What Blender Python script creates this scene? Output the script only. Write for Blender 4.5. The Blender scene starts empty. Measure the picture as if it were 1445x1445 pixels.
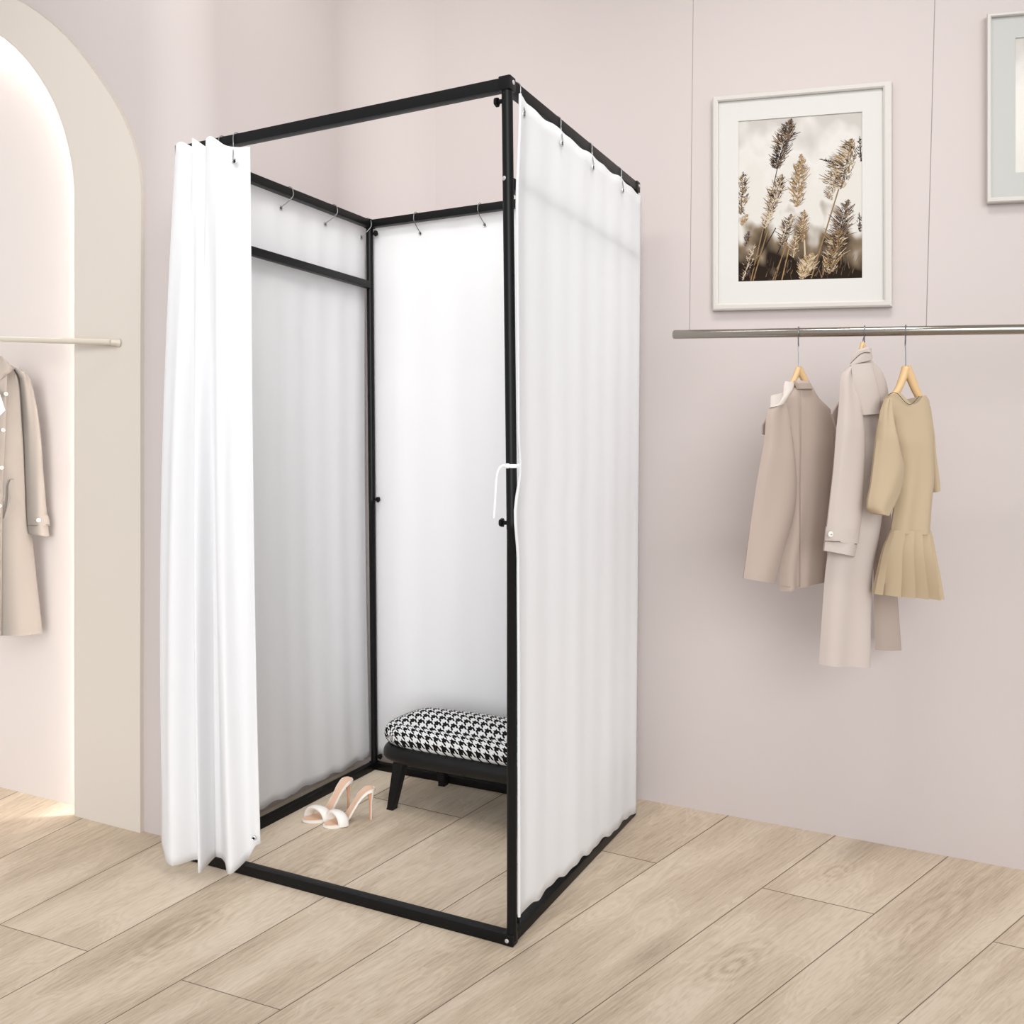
import bpy, bmesh, math, random
from mathutils import Vector, Matrix
random.seed(7)
C = bpy.context.scene.collection
PI = math.pi
# ------------------------------------------------------------------ camera numbers (measured from the booth's vanishing points)
F, PITCH, YAW = 1286.36, 0.058236, 0.465677
CAM = Vector((0.94114, -1.86012, 1.14759))
W, D, H = 1.0204, 0.8932, 2.0          # the booth: front bar along X, depth along Y
HALF = 722.5

def ray(px, py):
    a = (px - HALF) / F; b = -(py - HALF) / F
    c, s = math.cos(PITCH), math.sin(PITCH)
    y = c + s * b; z = -s + c * b
    c, s = math.cos(YAW), math.sin(YAW)
    return Vector((c * a - s * y, s * a + c * y, z))
def on_plane(px, py, p, n):
    r = ray(px, py); t = (p - CAM).dot(n) / r.dot(n)
    return CAM + r * t
def at_y(px, py, y): return on_plane(px, py, Vector((0, y, 0)), Vector((0, 1, 0)))
def at_x(px, py, x): return on_plane(px, py, Vector((x, 0, 0)), Vector((1, 0, 0)))
def at_z(px, py, z=0.0): return on_plane(px, py, Vector((0, 0, z)), Vector((0, 0, 1)))
WP = Vector((-0.036, 1.032, 0)); WN = Vector((-0.0305, -1.139, 0)).normalized()     # back wall, normal towards the room
def at_wall(px, py, off=0.0): return on_plane(px, py, WP + WN * off, WN)

# ------------------------------------------------------------------ materials
def srgb(r, g, b):
    f = lambda c: (c / 255 / 12.92) if c <= 10 else ((c / 255 + 0.055) / 1.055) ** 2.4
    return (f(r), f(g), f(b), 1)
def new_mat(name):
    m = bpy.data.materials.new(name); m.use_nodes = True
    nt = m.node_tree; b = nt.nodes['Principled BSDF']
    return m, nt, b
def plain(name, col, rough=0.6, metal=0.0, bump=0.0, scale=200.0, spec=0.5, sheen=0.0, vary=0.0):
    m, nt, b = new_mat(name)
    b.inputs['Base Color'].default_value = col; b.inputs['Roughness'].default_value = rough
    b.inputs['Metallic'].default_value = metal; b.inputs['Specular IOR Level'].default_value = spec
    if sheen: b.inputs['Sheen Weight'].default_value = sheen
    tc = nt.nodes.new('ShaderNodeTexCoord')
    if bump:
        n = nt.nodes.new('ShaderNodeTexNoise'); n.inputs['Scale'].default_value = scale; n.inputs['Detail'].default_value = 4
        nt.links.new(tc.outputs['Object'], n.inputs['Vector'])
        bp = nt.nodes.new('ShaderNodeBump'); bp.inputs['Strength'].default_value = bump; bp.inputs['Distance'].default_value = 0.002
        nt.links.new(n.outputs['Fac'], bp.inputs['Height']); nt.links.new(bp.outputs['Normal'], b.inputs['Normal'])
    if vary:
        n2 = nt.nodes.new('ShaderNodeTexNoise'); n2.inputs['Scale'].default_value = 3; n2.inputs['Detail'].default_value = 3
        nt.links.new(tc.outputs['Object'], n2.inputs['Vector'])
        r = nt.nodes.new('ShaderNodeValToRGB')
        r.color_ramp.elements[0].position = 0.3; r.color_ramp.elements[1].position = 0.7
        r.color_ramp.elements[0].color = tuple(c * (1 - vary) for c in col[:3]) + (1,)
        r.color_ramp.elements[1].color = tuple(min(1, c * (1 + vary)) for c in col[:3]) + (1,)
        nt.links.new(n2.outputs['Fac'], r.inputs['Fac']); nt.links.new(r.outputs['Color'], b.inputs['Base Color'])
    return m

def math_node(nt, op, a, b=None, c=None):
    n = nt.nodes.new('ShaderNodeMath'); n.operation = op
    for i, v in enumerate((a, b, c)):
        if v is None: continue
        if isinstance(v, (int, float)): n.inputs[i].default_value = v
        else: nt.links.new(v, n.inputs[i])
    return n.outputs[0]

def floor_material():
    m, nt, b = new_mat('oak_planks')
    tc = nt.nodes.new('ShaderNodeTexCoord'); sp = nt.nodes.new('ShaderNodeSeparateXYZ')
    nt.links.new(tc.outputs['Object'], sp.inputs[0]); X, Y = sp.outputs[0], sp.outputs[1]
    M = lambda op, a, b_=None, c=None: math_node(nt, op, a, b_, c)
    lin = lambda p, q, r: M('ADD', M('ADD', M('MULTIPLY', X, p), M('MULTIPLY', Y, q)), r)
    w = lin(-0.10017, 0.25403, 1.0)          # the planks taper very slightly across the room
    u = M('DIVIDE', lin(3.11994, 0.44127, 4.85954), w)
    v = M('DIVIDE', lin(0.05211, 3.46075, -0.67131), w)
    row = M('FLOOR', u); fu = M('SUBTRACT', u, row)
    par = M('MODULO', M('ADD', row, 40), 2.0)
    # joints: even rows at v = 1.2, odd rows at v = -2.38, plank length 7.16
    vs = M('ADD', M('SUBTRACT', v, 1.2), M('MULTIPLY', par, 3.58))
    vq = M('DIVIDE', vs, 7.16); seg = M('FLOOR', vq); fv = M('MULTIPLY', M('SUBTRACT', vq, seg), 7.16)
    # distance to seams, in plank units
    du = M('MINIMUM', fu, M('SUBTRACT', 1.0, fu)); dv = M('MINIMUM', fv, M('SUBTRACT', 7.16, fv))
    dist = M('MINIMUM', du, dv)
    seam = nt.nodes.new('ShaderNodeMapRange'); seam.inputs[1].default_value = 0.002; seam.inputs[2].default_value = 0.0075
    seam.inputs[3].default_value = 0.0; seam.inputs[4].default_value = 1.0
    nt.links.new(dist, seam.inputs[0])
    # one random number per plank
    cb = nt.nodes.new('ShaderNodeCombineXYZ'); nt.links.new(row, cb.inputs[0]); nt.links.new(seg, cb.inputs[1])
    wn = nt.nodes.new('ShaderNodeTexWhiteNoise'); wn.noise_dimensions = '3D'; nt.links.new(cb.outputs[0], wn.inputs['Vector'])
    rnd = wn.outputs['Value']
    # grain coordinates, stretched along the plank, shifted for each plank
    def vec(su, sv):
        c = nt.nodes.new('ShaderNodeCombineXYZ')
        nt.links.new(M('MULTIPLY', u, su), c.inputs[0]); nt.links.new(M('MULTIPLY', v, sv), c.inputs[1])
        nt.links.new(M('MULTIPLY', rnd, 37.0), c.inputs[2]); return c.outputs[0]
    fine = nt.nodes.new('ShaderNodeTexNoise'); fine.inputs['Scale'].default_value = 1; fine.inputs['Detail'].default_value = 6; fine.inputs['Roughness'].default_value = 0.65
    nt.links.new(vec(52, 2.2), fine.inputs['Vector'])
    pores = nt.nodes.new('ShaderNodeTexNoise'); pores.inputs['Scale'].default_value = 1; pores.inputs['Detail'].default_value = 3
    nt.links.new(vec(170, 11), pores.inputs['Vector'])
    broad = nt.nodes.new('ShaderNodeTexNoise'); broad.inputs['Scale'].default_value = 1; broad.inputs['Detail'].default_value = 3
    nt.links.new(vec(2.0, 0.5), broad.inputs['Vector'])
    # cathedral figure: rings in a distorted noise field
    rings = M('FRACT', M('MULTIPLY', broad.outputs['Fac'], 24.0))
    rings = M('ABSOLUTE', M('SUBTRACT', rings, 0.5))
    tone = M('ADD', M('MULTIPLY', fine.outputs['Fac'], 0.55), M('MULTIPLY', broad.outputs['Fac'], 0.55))
    tone = M('ADD', tone, M('MULTIPLY', pores.outputs['Fac'], 0.34))
    tone = M('ADD', tone, M('MULTIPLY', M('MULTIPLY', rings, M('GREATER_THAN', broad.outputs['Fac'], 0.50)), 0.20))
    tone = M('ADD', tone, M('MULTIPLY', rnd, 0.10))
    # knots and cathedral figure where single boards show them
    for u0, v0, a_, b_, k_, amt in ((7.42, 1.15, 0.40, 1.35, 34, 0.10), (6.52, -0.12, 0.26, 0.65, 26, 0.20), (2.45, -1.75, 0.36, 1.1, 34, 0.11), (2.60, -0.30, 0.32, 0.55, 30, 0.11),
                                     (4.45, -0.45, 0.34, 0.9, 30, 0.08), (6.35, 1.75, 0.2, 0.35, 22, 0.13), (1.5, -0.6, 0.3, 0.8, 26, 0.07)):
        du_ = M('DIVIDE', M('SUBTRACT', u, u0), a_); dv_ = M('DIVIDE', M('SUBTRACT', v, v0), b_)
        r2 = M('ADD', M('MULTIPLY', du_, du_), M('MULTIPLY', dv_, dv_))
        rr = M('ADD', M('SQRT', M('ADD', r2, 0.002)), M('MULTIPLY', M('SUBTRACT', broad.outputs['Fac'], 0.5), 0.9))
        wv = M('ADD', M('MULTIPLY', M('SINE', M('MULTIPLY', rr, k_)), 0.5), 0.75)
        inrow = M('LESS_THAN', M('ABSOLUTE', M('SUBTRACT', row, math.floor(u0))), 0.5)
        mask = M('MULTIPLY', M('POWER', 2.718, M('MULTIPLY', r2, -2.2)), inrow)
        tone = M('SUBTRACT', tone, M('MULTIPLY', M('MULTIPLY', wv, mask), amt))
    ramp = nt.nodes.new('ShaderNodeValToRGB'); nt.links.new(tone, ramp.inputs['Fac'])
    e = ramp.color_ramp.elements
    e[0].position = 0.54; e[0].color = FLOOR_DARK
    e[1].position = 0.94; e[1].color = FLOOR_LIGHT
    mid = ramp.color_ramp.elements.new(0.74); mid.color = FLOOR_MID
    knot = nt.nodes.new('ShaderNodeTexVoronoi'); knot.inputs['Scale'].default_value = 1
    nt.links.new(vec(0.9, 0.33), knot.inputs['Vector'])
    kd = nt.nodes.new('ShaderNodeMapRange'); kd.inputs[1].default_value = 0.02; kd.inputs[2].default_value = 0.16; kd.inputs[3].default_value = 0.82; kd.inputs[4].default_value = 1.0
    nt.links.new(knot.outputs['Distance'], kd.inputs[0])
    mk = nt.nodes.new('ShaderNodeMix'); mk.data_type = 'RGBA'; mk.blend_type = 'MULTIPLY'; mk.inputs[0].default_value = 1
    nt.links.new(ramp.outputs[0], mk.inputs[6]); nt.links.new(kd.outputs[0], mk.inputs[7])
    mix = nt.nodes.new('ShaderNodeMix'); mix.data_type = 'RGBA'
    nt.links.new(seam.outputs[0], mix.inputs[0]); mix.inputs[6].default_value = srgb(105, 88, 72)
    nt.links.new(mk.outputs[2], mix.inputs[7]); nt.links.new(mix.outputs[2], b.inputs['Base Color'])
    b.inputs['Roughness'].default_value = 0.55; b.inputs['Specular IOR Level'].default_value = 0.3
    bp = nt.nodes.new('ShaderNodeBump'); bp.inputs['Strength'].default_value = 0.25; bp.inputs['Distance'].default_value = 0.001
    nt.links.new(M('ADD', seam.outputs[0], M('MULTIPLY', fine.outputs['Fac'], 0.3)), bp.inputs['Height']); nt.links.new(bp.outputs[0], b.inputs['Normal'])
    return m

def sheer_material(name, col, transl):
    m, nt, b = new_mat(name)
    b.inputs['Base Color'].default_value = col; b.inputs['Roughness'].default_value = 0.85; b.inputs['Specular IOR Level'].default_value = 0.1
    tr = nt.nodes.new('ShaderNodeBsdfTranslucent'); tr.inputs['Color'].default_value = col
    mx = nt.nodes.new('ShaderNodeMixShader'); mx.inputs[0].default_value = transl
    out = nt.nodes['Material Output']
    nt.links.new(b.outputs[0], mx.inputs[1]); nt.links.new(tr.outputs[0], mx.inputs[2]); nt.links.new(mx.outputs[0], out.inputs['Surface'])
    tc = nt.nodes.new('ShaderNodeTexCoord'); mp = nt.nodes.new('ShaderNodeMapping'); mp.inputs['Scale'].default_value = (14, 14, 1.0)
    nt.links.new(tc.outputs['Object'], mp.inputs[0])
    n = nt.nodes.new('ShaderNodeTexNoise'); n.inputs['Scale'].default_value = 1; n.inputs['Detail'].default_value = 3
    nt.links.new(mp.outputs[0], n.inputs['Vector'])
    bp = nt.nodes.new('ShaderNodeBump'); bp.inputs['Strength'].default_value = 0.12; bp.inputs['Distance'].default_value = 0.01
    nt.links.new(n.outputs['Fac'], bp.inputs['Height']); nt.links.new(bp.outputs[0], b.inputs['Normal'])
    return m

def houndstooth_material():
    m, nt, b = new_mat('houndstooth_weave')
    uv = nt.nodes.new('ShaderNodeUVMap'); uv.uv_map = 'UVMap'; sp = nt.nodes.new('ShaderNodeSeparateXYZ')
    nt.links.new(uv.outputs[0], sp.inputs[0])
    M = lambda op, a, b_=None: math_node(nt, op, a, b_)
    u = M('MULTIPLY', sp.outputs[0], 8 / 0.031); v = M('MULTIPLY', sp.outputs[1], 8 / 0.031)
    fl = lambda x: M('FLOOR', x)
    mod = lambda x, k: M('SUBTRACT', x, M('MULTIPLY', fl(M('DIVIDE', x, k)), k))
    a = M('LESS_THAN', mod(u, 8.0), 4.0); bb = M('LESS_THAN', mod(v, 8.0), 4.0)
    tw = M('LESS_THAN', mod(M('ADD', u, v), 4.0), 2.0)
    val = M('ADD', M('MULTIPLY', tw, a), M('MULTIPLY', M('SUBTRACT', 1.0, tw), bb))
    mix = nt.nodes.new('ShaderNodeMix'); mix.data_type = 'RGBA'; nt.links.new(val, mix.inputs[0])
    mix.inputs[6].default_value = srgb(214, 214, 214); mix.inputs[7].default_value = srgb(16, 16, 17)
    nt.links.new(mix.outputs[2], b.inputs['Base Color']); b.inputs['Roughness'].default_value = 0.9; b.inputs['Specular IOR Level'].default_value = 0.15
    return m

def print_background(name, dark, pale, mid, amount):
    m, nt, b = new_mat(name)
    uv = nt.nodes.new('ShaderNodeUVMap'); uv.uv_map = 'UVMap'; sp = nt.nodes.new('ShaderNodeSeparateXYZ'); nt.links.new(uv.outputs[0], sp.inputs[0])
    n = nt.nodes.new('ShaderNodeTexNoise'); n.inputs['Scale'].default_value = 5.5; n.inputs['Detail'].default_value = 1.5
    nt.links.new(uv.outputs[0], n.inputs['Vector'])
    t = math_node(nt, 'ADD', sp.outputs[1], math_node(nt, 'MULTIPLY', math_node(nt, 'SUBTRACT', n.outputs['Fac'], 0.5), amount))
    r = nt.nodes.new('ShaderNodeValToRGB'); nt.links.new(t, r.inputs['Fac'])
    e = r.color_ramp.elements; e[0].position = 0.0; e[0].color = dark; e[1].position = 1.0; e[1].color = srgb(178, 173, 167)
    for p, c in ((0.10, dark), (0.24, mid), (0.36, pale), (0.62, pale), (0.80, srgb(200, 196, 191))):
        x = r.color_ramp.elements.new(p); x.color = c
    nt.links.new(r.outputs[0], b.inputs['Base Color']); b.inputs['Roughness'].default_value = 0.8; b.inputs['Specular IOR Level'].default_value = 0.05
    return m

FLOOR_DARK = srgb(174, 155, 133); FLOOR_MID = srgb(208, 190, 167); FLOOR_LIGHT = srgb(224, 208, 187)
M_FLOOR = floor_material()
M_WALL = plain('painted_plaster', srgb(191, 181, 178), 0.85, bump=0.05, scale=60, spec=0.15)
M_NICHE = plain('niche_plaster', srgb(206, 197, 187), 0.85, bump=0.05, scale=60, spec=0.15)
M_PANEL = plain('niche_back_paint', srgb(214, 204, 199), 0.85, spec=0.15)
M_CEIL = plain('ceiling_paint', srgb(240, 236, 233), 0.9)
M_BLACK = plain('black_powder_coat', srgb(11, 11, 12), 0.40, bump=0.04, scale=500, spec=0.22)
M_KNOB = plain('black_plastic', srgb(9, 9, 9), 0.45, spec=0.2)
M_SCREW = plain('zinc_screw', srgb(205, 205, 205), 0.35, metal=0.6)
M_DRAPE = sheer_material('white_curtain_cloth', srgb(251, 251, 252), 0.48)
M_STRAP = plain('white_tape', srgb(244, 244, 244), 0.8)
M_WIRE = plain('steel_wire', srgb(132, 132, 132), 0.3, metal=0.9)
M_CABLE = plain('dull_cable', srgb(140, 132, 127), 0.6)
M_CHROME = plain('brushed_chrome', srgb(158, 151, 143), 0.18, metal=1.0)
M_CREAMROD = plain('cream_metal', srgb(214, 205, 190), 0.4, metal=0.3)
M_LEATHER = plain('black_leather', srgb(15, 15, 16), 0.38, spec=0.35, bump=0.12, scale=300)
M_BLACKWOOD = plain('black_wood', srgb(13, 13, 14), 0.45, spec=0.3, bump=0.1, scale=120)
M_HOUND = houndstooth_material()
M_SHOE = plain('white_leather', srgb(240, 236, 229), 0.4)
M_NUDE = plain('nude_leather', srgb(232, 195, 168), 0.5)
M_NUDE_DARK = plain('tan_heel', srgb(214, 160, 130), 0.45)
M_FRAME = plain('white_frame', srgb(192, 187, 181), 0.4)
M_MAT = plain('mat_board', srgb(197, 194, 189), 0.9)
M_MAT_GREY = plain('grey_mat_board', srgb(178, 177, 173), 0.9)
M_PRINT = print_background('reed_photo_print', srgb(38, 30, 24), srgb(196, 191, 184), srgb(118, 102, 84), 0.80)
M_PRINT_PALE = print_background('pale_photo_print', srgb(206, 202, 194), srgb(212, 208, 201), srgb(210, 206, 198), 0.3)
M_INK = [plain('print_ink_' + n, c, 0.8, spec=0.05) for n, c in (('umber', srgb(40, 31, 26)), ('tan', srgb(128, 103, 74)), ('cream', srgb(184, 167, 143)), ('gold', srgb(150, 120, 78)), ('mauve', srgb(92, 78, 70)))]
M_WOOD = plain('hanger_wood', srgb(206, 172, 126), 0.45, bump=0.08, scale=90, vary=0.06)
M_JACKET = plain('rose_beige_cloth', srgb(172, 155, 144), 0.85, bump=0.1, scale=900, spec=0.15, sheen=0.05)
M_JACKET_IN = plain('jacket_facing', srgb(204, 193, 185), 0.85, spec=0.15)
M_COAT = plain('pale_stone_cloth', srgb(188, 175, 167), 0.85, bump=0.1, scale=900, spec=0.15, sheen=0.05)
M_COAT_SHADE = plain('coat_shade_side', srgb(168, 152, 143), 0.9, spec=0.1)  # darker copy of the coat cloth, with the far side's shade painted in
M_DRESS = plain('khaki_cloth', srgb(178, 158, 131), 0.8, bump=0.08, scale=900, spec=0.2, sheen=0.05)
M_TRENCH = plain('warm_grey_cloth', srgb(143, 135, 128), 0.85, bump=0.1, scale=900, spec=0.15, sheen=0.05)
M_BUTTON = plain('pearl_button', srgb(226, 218, 210), 0.3)
M_DARKTRIM = plain('dark_piping', srgb(84, 74, 62), 0.7)
M_WHITE = plain('white_cotton', srgb(246, 244, 242), 0.85)

def glow(name, col, strength):
    m = bpy.data.materials.new(name); m.use_nodes = True; nt = m.node_tree
    e = nt.nodes.new('ShaderNodeEmission'); e.inputs[0].default_value = col; e.inputs[1].default_value = strength
    nt.links.new(e.outputs[0], nt.nodes['Material Output'].inputs['Surface']); nt.nodes.remove(nt.nodes['Principled BSDF'])
    return m
LED_STRENGTH = 60.0
M_LED = glow('led_strip_light', (1, 0.965, 0.925, 1), LED_STRENGTH)

# ------------------------------------------------------------------ mesh helpers
def obj(name, bm, mat, parent=None, smooth=True, kind=None, origin=None):
    bmesh.ops.recalc_face_normals(bm, faces=bm.faces)
    me = bpy.data.meshes.new(name)
    if origin is None and parent is None: origin = Vector((0, 0, 0))
    if parent is not None: origin = parent_origin(parent)
    if origin is not None: bm.transform(Matrix.Translation(-Vector(origin)))
    bm.to_mesh(me); bm.free()
    for m in (mat if isinstance(mat, (list, tuple)) else [mat]): me.materials.append(m)
    if smooth:
        for p in me.polygons: p.use_smooth = True
        me.set_sharp_from_angle(angle=math.radians(38))
    o = bpy.data.objects.new(name, me); C.objects.link(o)
    if parent is not None: o.parent = parent
    else: o.location = origin
    if kind: o['kind'] = kind
    return o
def parent_origin(p):
    v = Vector(p.location)
    while p.parent: p = p.parent; v += Vector(p.location)
    return v
def thing(name, label, cat, loc, group=None):
    o = bpy.data.objects.new(name, None); C.objects.link(o); o.location = loc
    o.empty_display_size = 0.05
    return tag(o, label, cat, group)
def tag(o, label, cat, group=None):
    o['label'] = label; o['category'] = cat
    if group: o['group'] = group
    return o
def add_box(bm, lo, hi, bevel=0.0, mat_index=0):
    r = bmesh.ops.create_cube(bm, size=1.0)
    c = [(a + b) / 2 for a, b in zip(lo, hi)]; s = [b - a for a, b in zip(lo, hi)]
    for v in r['verts']: v.co = Vector((c[0] + v.co.x * s[0], c[1] + v.co.y * s[1], c[2] + v.co.z * s[2]))
    if bevel:
        ed = list({e for v in r['verts'] for e in v.link_edges})
        bmesh.ops.bevel(bm, geom=ed, offset=bevel, segments=2, affect='EDGES', profile=0.6)
def frames(pts):
    pts = [Vector(p) for p in pts]; out = []
    up = None
    for i, p in enumerate(pts):
        t = (pts[min(i + 1, len(pts) - 1)] - pts[max(i - 1, 0)]).normalized()
        if up is None:
            a = Vector((0, 0, 1)) if abs(t.z) < 0.9 else Vector((0, 1, 0))
            up = (a - t * a.dot(t)).normalized()
        else:
            up = (up - t * up.dot(t))
            up = up.normalized() if up.length > 1e-6 else t.orthogonal().normalized()
        out.append((p, t, up, t.cross(up).normalized()))
    return out
def add_tube(bm, pts, r, seg=10, cap=True, closed=False, squash=None):
    fr = frames(pts); rings = []
    for i, (p, t, u, s) in enumerate(fr):
        rr = r[i] if isinstance(r, (list, tuple)) else r
        ru, rs = (rr, rr) if not isinstance(rr, (list, tuple)) else rr
        rings.append([bm.verts.new(p + u * (math.cos(2 * PI * k / seg) * ru) + s * (math.sin(2 * PI * k / seg) * rs)) for k in range(seg)])
    n = len(rings)
    for i in range(n if closed else n - 1):
        A, B = rings[i], rings[(i + 1) % n]
        for k in range(seg):
            bm.faces.new((A[k], A[(k + 1) % seg], B[(k + 1) % seg], B[k]))
    if cap and not closed:
        bm.faces.new(rings[0][::-1]); bm.faces.new(rings[-1])
def add_disc(bm, c, axis, r, h, seg=16, bevel=0.0):
    axis = Vector(axis).normalized(); c = Vector(c)
    if bevel:
        add_tube(bm, [c, c + axis * bevel * 0.4, c + axis * bevel, c + axis * (h - bevel), c + axis * (h - bevel * 0.4), c + axis * h],
                 [r - bevel, r - bevel * 0.35, r, r, r - bevel * 0.35, r - bevel], seg)
    else: add_tube(bm, [c, c + axis * h], r, seg)
def catmull(P, n):
    P = [Vector(p) for p in P]
    if len(P) == 2: return [P[0].lerp(P[1], i / (n - 1)) for i in range(n)]
    L = [0]
    for a, b in zip(P, P[1:]): L.append(L[-1] + max((b - a).length, 1e-9))
    out = []
    for i in range(n):
        s = L[-1] * i / (n - 1)
        k = 0
        while k < len(P) - 2 and s > L[k + 1]: k += 1
        t = (s - L[k]) / (L[k + 1] - L[k])
        p0 = P[k - 1] if k > 0 else P[0] * 2 - P[1]
        p3 = P[k + 2] if k + 2 < len(P) else P[-1] * 2 - P[-2]
        p1, p2 = P[k], P[k + 1]
        # tangents scaled to the segment length keep uneven spacing smooth
        d1 = (p2 - p0) * ((L[k + 1] - L[k]) / max((L[k + 1] - L[k]) + (L[k] - L[k - 1] if k > 0 else L[k + 1] - L[k]), 1e-9))
        d2 = (p3 - p1) * ((L[k + 1] - L[k]) / max((L[k + 1] - L[k]) + (L[k + 2] - L[k + 1] if k + 2 < len(P) else L[k + 1] - L[k]), 1e-9))
        h = t * t * t; q = t * t
        out.append(p1 * (2 * h - 3 * q + 1) + d1 * (h - 2 * q + t) + p2 * (-2 * h + 3 * q) + d2 * (h - q))
    return out

# ================================================================== the room
CEIL = 3.5
def build_room():
    bm = bmesh.new()
    pts = [(-4.2, -2.4), (2.3, -2.4), (2.3, 1.3), (-4.2, 1.3)]
    f = bm.faces.new([bm.verts.new((x, y, 0)) for x, y in pts])
    r = bmesh.ops.extrude_face_region(bm, geom=[f])
    for v in r['geom']:
        if isinstance(v, bmesh.types.BMVert): v.co.z -= 0.05
    obj('floor', bm, M_FLOOR, smooth=False, kind='structure')
    d = Vector((1.139, -0.0305, 0)).normalized()
    a = WP - d * 4.2; b = WP + d * 2.4; th = -WN * 0.1
    bm = bmesh.new()
    base = [bm.verts.new(p) for p in (a, b, b + th, a + th)]
    f = bm.faces.new(base); r = bmesh.ops.extrude_face_region(bm, geom=[f])
    for v in r['geom']:
        if isinstance(v, bmesh.types.BMVert): v.co.z += CEIL
    obj('wall_back', bm, M_WALL, smooth=False, kind='structure')
    bm = bmesh.new(); add_box(bm, (-4.2, -2.4, CEIL), (2.3, 1.3, CEIL + 0.05))
    obj('ceiling', bm, M_CEIL, smooth=False, kind='structure')

def build_arch():
    # the left part of the shop wall stands forward with a rounded corner; an arched, lit display niche is set on it
    y0 = 0.074; cx = -2.16; yw = y0 + 0.014; yb = y0 + 0.062
    prof = [(-4.2, yb), (-1.238, yb), (-1.235, yw)]
    for k in range(1, 13):
        t = PI / 2 * k / 12; prof.append((-1.235 + 0.145 * math.sin(t), yw + 0.145 - 0.145 * math.cos(t)))
    for k in range(0, 19):
        t = PI / 2 * k / 18; prof.append((-0.84 - 0.25 * math.cos(t), 0.803 + 0.25 * math.sin(t)))
    prof += [(-0.80, 1.058), (-0.80, 1.14), (-4.2, 1.14)]
    bm = bmesh.new(); f = bm.faces.new([bm.verts.new((x, y, 0)) for x, y in prof])
    r = bmesh.ops.extrude_face_region(bm, geom=[f])
    for v in r['geom']:
        if isinstance(v, bmesh.types.BMVert): v.co.z += CEIL
    w = obj('wall_left', bm, M_WALL, kind='structure')
    outer_r = [(-1.309, 0.0), (-1.297, 0.4), (-1.281, 0.82), (-1.262, 1.4), (-1.245, 1.85), (-1.243, 1.95), (-1.262, 2.045), (-1.316, 2.158), (-1.405, 2.276),
               (-1.524, 2.406), (-1.648, 2.508), (-1.779, 2.590), (-1.95, 2.655), (cx, 2.68)]
    inner_r = [(-1.607, 0.0), (-1.592, 0.4), (-1.575, 0.82), (-1.55, 1.4), (-1.53, 1.9), (-1.527, 1.98), (-1.547, 2.095), (-1.600, 2.225), (-1.69, 2.350),
               (-1.787, 2.443), (-1.854, 2.490), (-1.93, 2.525), (-2.04, 2.553), (cx, 2.562)]
    def full(c, n=44):
        p = catmull([Vector((x, 0, z)) for x, z in c], n)
        return p + [Vector((2 * cx - q.x, 0, q.z)) for q in p[-2::-1]]
    O, I = full(outer_r), full(inner_r)
    n = len(O); lip = 0.018
    # wall skin around the arched opening
    bm = bmesh.new(); h = (n - 1) // 2; k0 = min(range(h), key=lambda k: abs(O[k].z - 1.95)); k1 = k0 + (h - k0) // 3
    half = []
    for k in range(h + 1):
        if k <= k0: half.append((-1.235, O[k].z))
        elif k <= k1: half.append((-1.235, O[k0].z + (CEIL - O[k0].z) * (k - k0) / (k1 - k0)))
        else: half.append((-1.235 + (cx + 1.235) * (k - k1) / (h - k1), CEIL))
    Bd = half + [(2 * cx - (x if k <= k1 else x), z) for k, (x, z) in list(enumerate(half))[-2::-1]]
    Bd = [((-4.2 if (i > h and half[n - 1 - i][0] == -1.235) else x), z) for i, (x, z) in enumerate(Bd)]
    A = [bm.verts.new((p.x, yw, p.z)) for p in O]; B = [bm.verts.new((x, yw, z)) for x, z in Bd]
    A2 = [bm.verts.new((p.x, yb + 0.002, p.z)) for p in O]
    for P_, Q_ in ((A, B), (A2, A)):
        for k in range(n - 1): bm.faces.new((P_[k], P_[k + 1], Q_[k + 1], Q_[k]))
    obj('wall_skin', bm, M_WALL, w, smooth=False)
    bm = bmesh.new()
    def row(c, y): return [bm.verts.new((p.x, y, p.z)) for p in c]
    fo, fi, bi, bo = row(O, y0), row(I, y0), row(I, y0 + lip), row(O, yw + 0.012)
    ca = row([o.lerp(i, 0.35) for o, i in zip(O, I)], y0 + lip); cb = row([o.lerp(i, 0.35) for o, i in zip(O, I)], yb)
    for A, B in ((fo, fi), (fi, bi), (bi, ca), (ca, cb), (bo, fo)):
        for k in range(n - 1): bm.faces.new((A[k], A[k + 1], B[k + 1], B[k]))
    obj('arch_surround', bm, M_NICHE, w)
    bm = bmesh.new(); bm.faces.new([bm.verts.new((p.x, yb - 0.003, p.z)) for p in [o.lerp(i, 0.34) for o, i in zip(O, I)]])
    obj('niche_panel', bm, M_PANEL, w, smooth=False)
    bm = bmesh.new()
    S = [o.lerp(i, 0.90) for o, i in zip(O, I)]
    S = [Vector((p.x, yb - 0.020, max(p.z, 0.01))) for p in S]
    add_tube(bm, S, 0.005, 8)
    obj('light_strip', bm, M_LED, w)

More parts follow.
